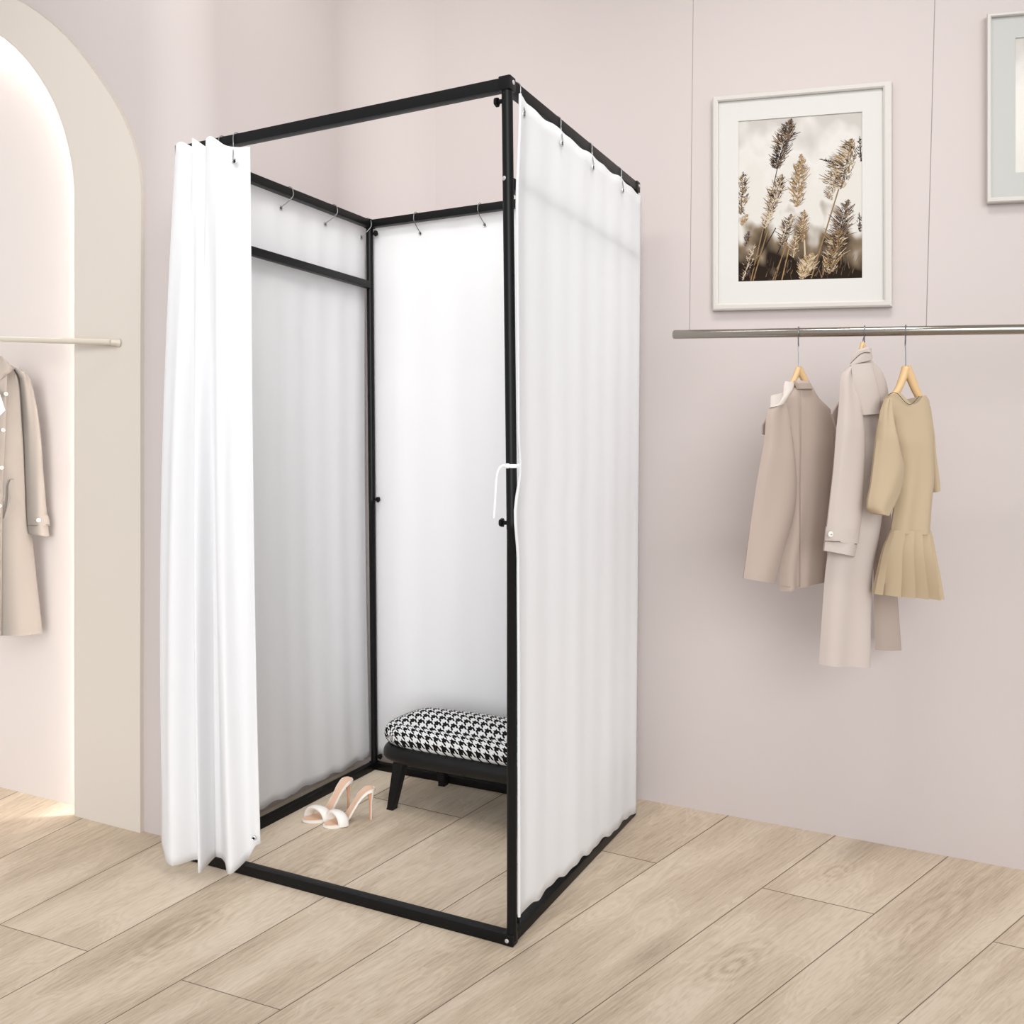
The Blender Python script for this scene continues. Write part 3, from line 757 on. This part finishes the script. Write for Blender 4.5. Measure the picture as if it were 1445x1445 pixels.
def reeds(bm, q):
    rnd = random.Random(3); lift = [0.0002]
    def uv(x, y): return ((x - 235) / 665.0, (y - 347) / 850.0)
    def P(u, v):
        u = min(max(u, 0.002), 0.998); v = min(max(v, 0.002), 0.998)
        return lerp4(q, u, v) + WN * lift[0]
    def stroke(x0, y0, x1, y1, w, mi, w1=None):
        u0, v0 = uv(x0, y0); u1, v1 = uv(x1, y1)
        if max(u0, u1) > 1.03 or min(u0, u1) < -0.03 or max(v0, v1) > 1.03: pass
        d = Vector((x1 - x0, y1 - y0)); 
        if d.length < 1e-3: return
        n = Vector((-d.y, d.x)).normalized(); w1 = w * 0.4 if w1 is None else w1
        pts = [(x0 + n.x * w, y0 + n.y * w), (x1 + n.x * w1, y1 + n.y * w1), (x1 - n.x * w1, y1 - n.y * w1), (x0 - n.x * w, y0 - n.y * w)]
        lift[0] = 0.0002 + (lift[0] + 0.0000007 - 0.0002) % 0.0008
        vs = [P(*uv(*p)) for p in pts]
        if (vs[0] - vs[3]).length < 1e-7 or (vs[0] - vs[1]).length < 1e-6: return
        f = bm.faces.new([bm.verts.new(p) for p in vs]); f.material_index = mi
    def plume(top, base, width, n, cols, lean=0.0):
        tx, ty = top; bx, by = base
        stroke(bx, by, tx, ty, 3, cols[0], 1)
        for _ in range(int(n * 1.7)):
            f = rnd.random(); cx, cy = bx + (tx - bx) * f, by + (ty - by) * f
            w = width * (math.sin(PI * min(1, 0.12 + f * 0.88)) ** 0.8) * rnd.uniform(0.2, 1.0)
            s = rnd.choice((-1, 1)); ln = rnd.uniform(0.35, 1.0) * w
            ox, oy = cx + s * w * rnd.random() * 0.6, cy - w * 0.25 * rnd.random()
            stroke(ox, oy, ox + s * ln * rnd.uniform(0.2, 0.9) + lean * ln, oy - ln * rnd.uniform(0.1, 0.9), rnd.uniform(0.9, 2.6), rnd.choice(cols))
    U, TN, CR, GD, MV = 1, 2, 3, 4, 5
    # soft far blobs first
    for x0, y0, x1, y1, w, mi in ((380, 900, 305, 1205, 4, TN), (445, 920, 278, 1205, 4, U), (400, 930, 318, 1205, 4, TN), (510, 1000, 428, 1197, 4, TN), (475, 1010, 388, 1197, 4, U), (520, 1020, 478, 1197, 4, GD),
                                 (598, 950, 604, 1085, 5, CR), (780, 735, 636, 1192, 5, TN), (545, 860, 440, 1197, 3, TN), (455, 600, 350, 1060, 3, U), (800, 1050, 795, 1190, 3, U), (760, 1000, 690, 1190, 4, TN)):
        stroke(x0, y0, x1, y1, w * 0.7, mi, w * 0.8)
    plume((262, 615), (250, 840), 55, 170, [MV, U, TN, GD])
    plume((285, 840), (255, 900), 34, 40, [GD, TN])
    plume((295, 930), (275, 1010), 26, 40, [MV, U])
    plume((530, 355), (448, 610), 72, 420, [U, U, MV, MV, TN])
    plume((480, 640), (410, 850), 62, 300, [MV, U, TN, CR, CR])
    plume((415, 830), (385, 920), 44, 120, [CR, CR, MV])
    plume((585, 540), (560, 815), 66, 300, [GD, TN, CR, MV, GD])
    plume((600, 830), (590, 1000), 46, 220, [TN, CR, GD, MV])
    plume((530, 850), (475, 1020), 52, 200, [MV, U, CR, TN])
    plume((850, 480), (790, 735), 84, 330, [MV, TN, GD, U, CR], -0.45)
    plume((770, 560), (740, 790), 60, 120, [CR, TN, MV], -0.5)
    plume((680, 575), (800, 610), 26, 60, [U, MV])
    plume((830, 790), (760, 1060), 76, 260, [U, MV, MV, TN])
    plume((790, 940), (735, 1170), 84, 330, [TN, CR, GD, MV, U])
    plume((640, 1060), (590, 1195), 62, 260, [CR, CR, TN, GD])
    plume((330, 1000), (260, 1190), 40, 90, [CR, MV])
    plume((560, 950), (540, 1080), 40, 90, [CR, TN])
    plume((888, 470), (895, 600), 30, 70, [U, MV]); plume((885, 860), (890, 960), 24, 40, [U, MV])
    for _ in range(160):
        x = rnd.uniform(245, 890); y = rnd.uniform(1080, 1195); l = rnd.uniform(15, 50)
        stroke(x, y, x + rnd.uniform(-10, 20), y - l, rnd.uniform(0.6, 1.8), rnd.choice([U, TN, TN, MV, MV, U]))

# ================================================================== clothes
def loft(name, frame, Lp, Rp, thick, mat, parent, off=0.0, n=40, m=16, fold=None, taper=(0.35, 1.0), bottom_open=True, powr=0.5, top=None):
    """closed soft shell between a left and a right outline, given on the hanging plane of the garment"""
    p0, nv = frame
    Lc = catmull([(x, y, 0) for x, y in Lp], n); Rc = catmull([(x, y, 0) for x, y in Rp], n)
    bm = bmesh.new(); rings = []
    for i in range(n):
        v = i / (n - 1); th = thick * (taper[0] + (taper[1] - taper[0]) * min(1, v * 3.0))
        front, backr = [], []
        for j in range(m + 1):
            t = j / m
            px = Lc[i].lerp(Rc[i], t)
            if top:
                dy = next(ya + (yb_ - ya) * (t - ta) / (tb - ta) for (ta, ya), (tb, yb_) in zip(top, top[1:]) if t <= tb + 1e-9)
                px = px + Vector((0, dy * max(0.0, 1 - v * 7), 0))
            w = on_plane(px.x, px.y, p0 + nv * off, nv)
            pr = max(0.0, 1 - (2 * t - 1) ** 2) ** powr
            fo = fold(t, v) if fold else 0.0
            front.append(w + nv * (th * pr + fo * min(1, pr * 1.6)))
            if 0 < j < m: backr.append(w + nv * (-th * 0.8 * pr + fo * min(1, pr * 1.6)))
        rings.append([bm.verts.new(p) for p in front + backr[::-1]])
    K = len(rings[0])
    for A, B in zip(rings, rings[1:]):
        for k in range(K): bm.faces.new((A[k], A[(k + 1) % K], B[(k + 1) % K], B[k]))
    bm.faces.new(rings[0])
    if bottom_open:
        # turn the hem in, leaving a hollow end
        c = sum((v.co for v in rings[-1]), Vector()) / K
        up = Vector((0, 0, 0.03))
        inn = [bm.verts.new(v.co.lerp(c, 0.10)) for v in rings[-1]]; inn2 = [bm.verts.new(v.co.lerp(c, 0.12) + up) for v in rings[-1]]
        for A, B in ((rings[-1], inn), (inn, inn2)):
            for k in range(K): bm.faces.new((A[k], A[(k + 1) % K], B[(k + 1) % K], B[k]))
        bm.faces.new(inn2)
    else: bm.faces.new(rings[-1])
    return obj(name, bm, mat, parent)
def plate(name, frame, poly, off, thick, mat, parent, puff=0.0, bevel=0.0015):
    """small cloth piece with a traced outline and its own thickness"""
    p0, nv = frame; bm = bmesh.new()
    pts = [on_plane(x, y, p0 + nv * off, nv) for x, y in poly]
    c = sum(pts, Vector()) / len(pts)
    a = [bm.verts.new(p - nv * thick / 2) for p in pts]; b2 = [bm.verts.new(p + nv * thick / 2) for p in pts]
    n = len(pts)
    for k in range(n): bm.faces.new((a[k], a[(k + 1) % n], b2[(k + 1) % n], b2[k]))
    bm.faces.new(a)
    if puff:
        d = bm.verts.new(c + nv * (thick / 2 + puff))
        for k in range(n): bm.faces.new((b2[k], b2[(k + 1) % n], d))
    else: bm.faces.new(b2)
    return obj(name, bm, mat, parent)
def disc_on(name, frame, px, py, off, r, mat, parent):
    p0, nv = frame; c = on_plane(px, py, p0 + nv * off, nv); bm = bmesh.new()
    add_disc(bm, c, nv, r, 0.004, 18, 0.0014); o = obj(name, bm, mat, parent)
    bm = bmesh.new(); s = nv.cross(Vector((0, 0, 1))).normalized()
    add_tube(bm, [c + nv * 0.0042 - s * r * 0.35, c + nv * 0.0042 + s * r * 0.35], 0.0007, 6); obj('thread', bm, M_DARKTRIM, o)
def line_on(name, frame, pts, off, r, mat, parent):
    p0, nv = frame; bm = bmesh.new()
    add_tube(bm, catmull([on_plane(x, y, p0 + nv * off, nv) for x, y in pts], 16), r, 6); return obj(name, bm, mat, parent)

RA = at_y(950, 472, 0.66); RB = at_y(1640, 461.5, 0.74)
RR = 0.0122
def rail_point(px):
    lo, hi = 0.0, 1.0
    fw = ray(HALF, HALF)
    for _ in range(50):
        mid = (lo + hi) / 2; p = RA.lerp(RB, mid) - CAM
        x = HALF + F * (p.dot(Vector((math.cos(YAW), math.sin(YAW), 0)))) / p.dot(fw)
        if x < px: lo = mid
        else: hi = mid
    return RA.lerp(RB, lo)
def hang_frame(c, turn=48):
    d = c - CAM; ang = math.atan2(d.y, d.x) - math.radians(turn)
    return (Vector(c), Vector((math.sin(ang), -math.cos(ang), 0)))

def build_hanger(label, c, rail_dir, rail_r, frame, neck_px, arms_l, arms_r, wr=0.009, group='wooden clothes hangers'):
    p0, nv = frame
    h = thing('clothes_hanger', label, 'clothes hanger', c, group)
    up = Vector((0, 0, 1)); side = rail_dir.cross(up).normalized()
    if side.dot(CAM - c) < 0: side = -side
    neck = on_plane(neck_px[0], neck_px[1], p0, nv)
    R = rail_r + 0.0022
    P = [neck, neck.lerp(c, 0.5) + Vector((0, 0, 0.0)), Vector((c.x, c.y, c.z - R - 0.020)) - side * 0.001, c - up * (R + 0.010) + side * 0.004]
    for a in (-60, -30, 0, 30, 60, 90, 120, 150):
        P.append(c + (side * math.cos(math.radians(a)) + up * math.sin(math.radians(a))) * R)
    bm = bmesh.new(); add_tube(bm, catmull(P, 48), 0.0018, 8); obj('hook', bm, M_WIRE, h)
    bm = bmesh.new()
    for arm in (arms_l, arms_r):
        pts = catmull([neck + Vector((0, 0, 0.004))] + [on_plane(x, y, p0, nv) for x, y in arm], 16)
        add_tube(bm, pts, [(wr * (1.15 - 0.35 * i / 15), wr * (0.95 - 0.25 * i / 15)) for i in range(16)], 12)
    obj('wooden_arms', bm, M_WOOD, h)
    return h

def build_rail():
    d = (RB - RA).normalized()
    t = thing('clothes_rail', 'chrome clothes rail on thin wires along the back wall', 'clothes rail', RA.lerp(RB, 0.5))
    bm = bmesh.new(); add_tube(bm, [RA, RA + d * 0.003, RB - d * 0.003, RB], [RR * 0.85, RR, RR, RR * 0.85], 24); obj('rod', bm, M_CHROME, t)
    for px in (973, 1307):
        p = rail_point(px); bm = bmesh.new(); add_tube(bm, [p + Vector((0, 0, RR * 0.6)), Vector((p.x, p.y, CEIL + 0.005))], 0.0011, 8)
        obj('suspension_wire', bm, M_CABLE, t)
    return d

def build_right_clothes(rd):
    hangers = 'wooden clothes hangers'
    # ---------------- jacket
    c = rail_point(1127); fr = hang_frame(c)
    build_hanger('wooden hanger holding the short rose beige jacket', c, rd, RR, fr, (1127, 522), [(1121, 535), (1112, 552), (1098, 574)], [(1135, 535), (1146, 556), (1162, 580)])
    j = thing('jacket', 'short rose beige jacket hanging leftmost on the chrome rail', 'jacket', on_plane(1115, 835, *fr))
    def f_j(t, v): return 0.006 * math.sin(t * 9 + 0.8) * v + 0.004 * math.sin(t * 17) * v * v
    loft('body', fr, [(1124, 541), (1106, 566), (1108, 600), (1112, 650), (1114, 700), (1108, 760), (1101, 800), (1100, 834)],
         [(1143, 541), (1156, 562), (1172, 580), (1174, 640), (1171, 700), (1168, 745), (1165, 785), (1162, 817)], 0.030, M_JACKET, j, 0.0, 48, 20, f_j)
    loft('sleeve', fr, [(1100, 566), (1084, 578), (1078, 625), (1069, 674), (1060, 735), (1054, 780), (1049, 816)],
         [(1107, 564), (1113, 590), (1119, 640), (1123, 689), (1120, 728), (1104, 785), (1093, 824)], 0.024, M_JACKET, j, 0.020, 44, 14, lambda t, v: 0.003 * math.sin(t * 7 + v * 5))
    loft('sleeve', fr, [(1166, 574), (1168, 600), (1168, 640), (1167, 690), (1165, 740)], [(1171, 579), (1178, 608), (1177, 640), (1173, 690), (1168, 738)], 0.018, M_JACKET, j, -0.03, 24, 10)
    # stand collar and turned front edge
    loft('collar', fr, [(1108, 538), (1106, 545), (1105, 554), (1098, 563), (1086, 575)], [(1121, 540), (1120, 546), (1116, 553), (1111, 562), (1106, 570)], 0.010, M_JACKET_IN, j, 0.024, 20, 10)
    loft('collar_stand', fr, [(1120, 537), (1122, 543), (1124, 549)], [(1142, 537), (1143, 543), (1146, 549)], 0.014, M_JACKET, j, 0.010, 10, 12, bottom_open=False)
    plate('lapel', fr, [(1082, 590), (1076, 600), (1075.5, 612), (1080, 614), (1086, 604)], -0.012, 0.006, M_COAT_SHADE, j)
    line_on('seam', fr, [(1131, 551), (1131, 620), (1130, 700), (1130, 828)], 0.0306, 0.0009, M_COAT_SHADE, j)
    line_on('hem_stitch', fr, [(1101, 827), (1115, 828), (1130, 827)], 0.026, 0.0008, M_COAT_SHADE, j)
    # ---------------- long coat
    c = rail_point(1220); fr = hang_frame(c)
    build_hanger('hanger with a short brass neck under the long stone coat collar', c, rd, RR, fr, (1217.5, 486), [(1212, 502), (1205, 513), (1194, 526)], [(1222, 502), (1228, 513), (1234, 526)], 0.006)
    k = thing('coat', 'long pale stone coat hanging in the middle on the chrome rail', 'coat', on_plane(1195, 938, *fr))
    loft('body', fr, [(1204, 512), (1190, 526), (1192, 570), (1198, 620), (1194, 690), (1176, 760), (1167, 790), (1161, 854), (1155.5, 937)],
         [(1230, 508), (1246, 527), (1253, 555), (1252, 610), (1247, 680), (1238, 750), (1229, 800), (1226, 860), (1225, 939)], 0.034, M_COAT, k, 0.0, 56, 22,
         lambda t, v: 0.007 * math.sin(t * 8.5 + 0.5) * v)
    loft('coat_tail', fr, [(1232, 640), (1232, 720), (1233, 839), (1235, 917)], [(1250, 620), (1256, 720), (1266, 839), (1272, 917)], 0.016, M_COAT_SHADE, k, -0.075, 36, 12)
    loft('sleeve', fr, [(1196, 518), (1187, 530), (1184, 567), (1180, 610), (1176, 662), (1172, 699), (1167, 744), (1163, 777)],
         [(1203, 516), (1208, 545), (1215, 590), (1218, 628), (1217, 682), (1215, 728), (1209, 765), (1205, 786)], 0.026, M_COAT, k, 0.026, 48, 14, lambda t, v: 0.003 * math.sin(t * 7 + v * 4))
    loft('back_yoke', fr, [(1201, 514), (1204, 545), (1210, 570), (1215, 586)], [(1230, 512), (1238, 540), (1243, 565), (1245, 583)], 0.010, M_COAT, k, 0.036, 20, 12)
    loft('collar', fr, [(1210, 494), (1203, 505), (1198, 515)], [(1226, 488), (1229, 498), (1231, 507)], 0.014, M_COAT, k, 0.016, 16, 14)
    line_on('collar_edge', fr, [(1200, 513), (1206, 507), (1214, 500), (1222, 497), (1228, 498)], 0.034, 0.0010, M_DARKTRIM, k)
    plate('lapel', fr, [(1185, 566), (1173, 584), (1179, 604), (1184, 596)], -0.014, 0.006, M_COAT_SHADE, k)
    cs = loft('cuff_strap', fr, [(1166, 743), (1165, 752), (1164, 763)], [(1211, 748), (1210, 757), (1209, 767)], 0.029, M_COAT, k, 0.026, 10, 14, taper=(1, 1))
    disc_on('button', fr, 1171.5, 754, 0.050, 0.0080, M_BUTTON, cs)
    line_on('strap_edge', fr, [(1164, 763.5), (1180, 764), (1196, 765), (1209, 768)], 0.051, 0.0010, M_DARKTRIM, cs)
    # ---------------- dress
    c = rail_point(1278); fr = hang_frame(c)
    build_hanger('pale wooden hanger showing in the neckline of the khaki dress', c, rd, RR, fr, (1278.5, 521), [(1274, 533), (1267, 550), (1256, 566)], [(1285, 533), (1293, 552), (1303, 570)], 0.0115)
    d = thing('dress', 'khaki dress with a flared skirt hanging rightmost on the chrome rail', 'dress', on_plane(1282, 848, *fr))
    loft('bodice', fr, [(1246, 563), (1247, 575), (1258, 596), (1262, 620), (1266, 640), (1268, 670), (1262, 715), (1257, 752)], [(1311, 564), (1312, 575), (1315, 600), (1315.5, 628), (1316, 680), (1314, 700), (1312, 728), (1310.5, 754)],
         0.030, M_DRESS, d, 0.0, 60, 36, lambda t, v: 0.005 * math.sin(t * 11) * v, taper=(0.55, 1.0), bottom_open=False,
         top=[(0, 3), (0.12, -6), (0.27, -9), (0.36, -4), (0.46, 4), (0.57, 8), (0.68, 4), (0.79, -5), (0.86, -6), (1.0, 4)])
    line_on('neck_binding', fr, [(1253, 558), (1258, 554.5), (1265, 554.5), (1270, 559), (1276, 566), (1284, 571), (1291, 566), (1297, 559)], 0.026, 0.0009, M_DARKTRIM, d)
    def f_sk(t, v):
        x = t * 5.2 - 0.15; fx = x - math.floor(x)
        return (0.006 + 0.046 * v) * (fx ** 1.5 - 0.42)
    loft('flared_skirt', fr, [(1257, 748), (1254, 757), (1247, 775), (1240, 808), (1234, 838)], [(1311, 748), (1313.5, 757), (1318, 785), (1323, 815), (1327, 845)], 0.026, M_DRESS, d, 0.004, 36, 72, f_sk, taper=(1, 1))
    loft('sleeve', fr, [(1250, 562), (1244, 574), (1240, 595), (1235, 637), (1229, 685), (1225, 708), (1225, 718), (1230, 724)],
         [(1256, 561), (1257, 584), (1261, 612), (1271, 645), (1275, 663), (1270, 690), (1260, 712), (1250, 728)], 0.027, M_DRESS, d, 0.030, 44, 14, lambda t, v: 0.003 * math.sin(t * 8 + v * 6), bottom_open=False)
    loft('sleeve', fr, [(1309, 572), (1309, 620), (1311, 665), (1314, 695)], [(1312, 575), (1316, 635), (1322, 675), (1323, 692)], 0.018, M_DRESS, d, -0.026, 30, 12, bottom_open=False)

def build_left_clothes():
    a = at_y(-190, 473, -0.10); b = at_y(157, 483, 0.052)
    d = (b - a).normalized()
    t = thing('wall_rod', 'thin cream clothes rod fixed to the arched niche surround', 'clothes rod', b)
    bm = bmesh.new(); add_tube(bm, [a, b], 0.0085, 18); obj('rod', bm, M_CREAMROD, t)
    bm = bmesh.new(); add_tube(bm, [b - d * 0.004, Vector((b.x + 0.004, 0.066, b.z)), Vector((b.x + 0.006, 0.0735, b.z))], [0.009, 0.010, 0.0135], 18); obj('end_flange', bm, M_CREAMROD, t)
    # the coat
    r = ray(-14, 480); s = 0.35
    best = min((a.lerp(b, i / 400) for i in range(401)), key=lambda p: (p - CAM).normalized().cross(Vector((r.x, r.y, 0)).normalized()).z ** 2 + 0 if True else 0)
    # nearest point of the rod in plan to the ray through the collar
    rn = Vector((-r.y, r.x, 0)).normalized()
    best = min((a.lerp(b, i / 400) for i in range(401)), key=lambda p: abs((p - CAM).dot(rn)))
    c = best; dd = c - CAM; ang = math.atan2(dd.y, dd.x) - math.radians(74)
    fr = (Vector(c), Vector((math.sin(ang), -math.cos(ang), 0)))
    build_hanger('hanger under the collar of the trench coat beside the niche', c, d, 0.0085, fr, (-14, 502), [(-22, 508), (-36, 518), (-52, 530)], [(-6, 508), (8, 518), (26, 530)], 0.007)
    k = thing('trench_coat', 'warm grey trench coat hanging in front of the lit arched niche', 'coat', on_plane(-10, 900, *fr))
    loft('body', fr, [(-22, 507), (-46, 520), (-62, 545), (-64, 640), (-66, 760), (-78, 894)], [(0, 507), (22, 520), (34, 545), (38, 640), (44, 740), (60, 893)], 0.055, M_TRENCH, k, 0.0, 56, 26,
         lambda t, v: 0.010 * math.sin(t * 10 + 1.2) * v, taper=(0.5, 1))
    for nm, LL, RL in (('sleeve', [(20, 521), (27, 533), (31, 578), (34, 648), (36, 724), (39, 753)], [(30, 521), (42, 535), (54, 596), (62, 682), (66, 724), (69.5, 757)]),
                       ('sleeve', [(-58, 521), (-70, 535), (-82, 596), (-90, 682), (-94, 724), (-97, 757)], [(-48, 521), (-55, 533), (-59, 578), (-62, 648), (-64, 724), (-67, 753)])):
        loft(nm, fr, LL, RL, 0.034, M_TRENCH, k, 0.022, 46, 14, lambda t, v: 0.003 * math.sin(t * 7 + v * 5))
    loft('collar', fr, [(-38, 508), (-44, 522), (-36, 545), (-22, 556)], [(2, 502), (18, 521), (6, 532), (-8, 552)], 0.020, M_TRENCH, k, 0.050, 18, 14)
    loft('epaulette', fr, [(20, 519), (24, 526), (29, 534)], [(27, 518), (33, 525), (36, 532)], 0.010, M_TRENCH, k, 0.056, 12, 10, bottom_open=False)
    loft('front_panel', fr, [(-16, 548), (-20, 640), (-24, 760), (-26, 896)], [(10, 530), (8, 600), (4, 700), (2, 897)], 0.012, M_TRENCH, k, 0.060, 36, 12, lambda t, v: 0.004 * math.sin(t * 6) * v)
    plate('shirt_collar', fr, [(-14, 545), (-3, 548), (1, 560), (7, 579), (0, 586), (-12, 580)], 0.080, 0.004, M_WHITE, k)
    for x, y in ((8, 556), (4, 607), (2, 660), (-1, 714)):
        disc_on('button', fr, x, y, 0.070, 0.0062, M_BUTTON, k)
    cs = loft('cuff_strap', fr, [(37, 725), (37, 732), (38, 741)], [(67, 727), (69, 733), (70, 741)], 0.037, M_TRENCH, k, 0.022, 10, 14, taper=(1, 1))
    disc_on('button', fr, 54, 734, 0.058, 0.0066, M_BUTTON, cs)
    line_on('strap_edge', fr, [(38, 741.5), (50, 741.5), (60, 740.5), (70, 740.5)], 0.056, 0.0010, M_DARKTRIM, cs)
    plate('pocket_welt', fr, [(14, 677), (19, 676), (22, 688), (23, 701), (26, 705), (21, 718), (12, 729), (5, 731), (9, 715), (11, 700), (11, 686)], 0.058, 0.010, M_TRENCH, k, 0.004)

# ================================================================== assemble
build_room(); build_arch(); build_booth(); build_curtains(); build_bench()
build_shoe('white heeled mule nearer the bench, its toe beside the other shoe\'s strap', at_z(456, 1168), at_z(523, 1156), 1)
build_shoe('white heeled mule nearer the left curtain panel', at_z(427, 1161), at_z(492, 1142), -1)
build_picture('framed_picture', 'white framed photograph of brown reed plumes above the clothes rail', [(1005, 136.5), (1258, 113.7), (1258, 432), (1005, 438)], [(1013, 143), (1246, 123), (1247, 423), (1013, 428)],
              [(1042, 171), (1216.6, 157.5), (1216.6, 392), (1042, 397.4)], M_MAT, M_PRINT, reeds)
build_picture('framed_picture', 'pale white framed picture cut off by the right edge of the photo', [(1392.5, 19), (1620, -1), (1620, 275), (1392.5, 286)], [(1399, 23.5), (1612, 5), (1612, 268), (1399, 278.5)],
              [(1432.6, 53.5), (1580, 41), (1580, 236), (1432.6, 243.6)], M_MAT_GREY, M_PRINT_PALE)
rd = build_rail(); build_right_clothes(rd); build_left_clothes()

# ================================================================== light
def area(name, loc, target, sx, sy, power, col=(1, 1, 1)):
    l = bpy.data.lights.new(name, 'AREA'); l.shape = 'RECTANGLE'; l.size = sx; l.size_y = sy; l.energy = power; l.color = col
    o = bpy.data.objects.new(name, l); C.objects.link(o); o.location = loc
    o.rotation_euler = (Vector(target) - Vector(loc)).to_track_quat('-Z', 'Y').to_euler(); return o
dl = area('booth_fill_light', (-0.52, 0.40, 3.4), (-0.52, 0.42, 0), 0.6, 0.6, 0.5, (0.97, 0.99, 1.0)); dl.data.spread = math.radians(50)  # unseen lamp, added overhead to brighten the booth interior
def fill_sun(name, loc, direction, energy, angle):
    sun = bpy.data.lights.new(name, 'SUN'); sun.energy = energy; sun.angle = math.radians(angle); sun.color = (0.98, 0.995, 1.0)
    so = bpy.data.objects.new(name, sun); C.objects.link(so); so.location = loc
    so.rotation_euler = Vector(direction).to_track_quat('-Z', 'Y').to_euler()
fill_sun('front_fill_sun', (0.2, -2.2, 2.0), (-0.50, 1.0, -0.22), 1.95, 36)  # soft sun added from the front to brighten the curtains; no window there
fill_sun('side_fill_sun', (2.2, -0.2, 2.0), (-1.0, 0.25, -0.30), 0.15, 60)  # weak sun added from the right for the side curtains; no window there
def wash_fill(loc, aim, sx, power, spread):
    l = area('wall_wash_fill', loc, aim, sx, 0.35, power, (1, 0.985, 0.965)); l.data.spread = math.radians(spread)  # unseen fill, added to brighten the wall from above
tk = area('left_side_fill', (-0.10, -0.22, 2.75), (-1.02, 0.55, 0.95), 0.4, 0.4, 1.4, (0.98, 0.99, 1.0)); tk.data.spread = math.radians(70)  # unseen fill, added to lift the inside of the left curtain panel
ts = area('left_side_fill', (-0.15, 0.40, 3.3), (-1.09, 0.45, 1.95), 0.5, 0.5, 2.6, (1, 0.99, 0.975)); ts.data.spread = math.radians(90)  # added fill for the side face of the left wall, no fitting built
wash_fill((0.62, -0.25, 3.35), (0.50, 1.0, 1.15), 0.9, 5.6, 85)
wash_fill((-0.75, -0.55, 3.40), (-0.75, 1.0, 2.25), 1.2, 5.0, 95)
w = bpy.data.worlds.new('showroom'); bpy.context.scene.world = w; w.use_nodes = True
bg = w.node_tree.nodes['Background']; bg.inputs[0].default_value = (0.955, 0.985, 1.02, 1); bg.inputs[1].default_value = 0.76

# ================================================================== camera
cam = bpy.data.cameras.new('camera'); co = bpy.data.objects.new('camera', cam); C.objects.link(co)
cam.sensor_fit = 'HORIZONTAL'; cam.sensor_width = 36.0; cam.lens = 36.0 * F / 1445.0; cam.clip_start = 0.05
co.location = CAM; co.rotation_euler = (PI / 2 - PITCH, 0, YAW)
sc = bpy.context.scene; sc.camera = co
vs = sc.view_settings; vs.view_transform = 'Standard'; vs.look = 'None'; vs.gamma = 1.0; vs.exposure = 0.0; vs.use_curve_mapping = False
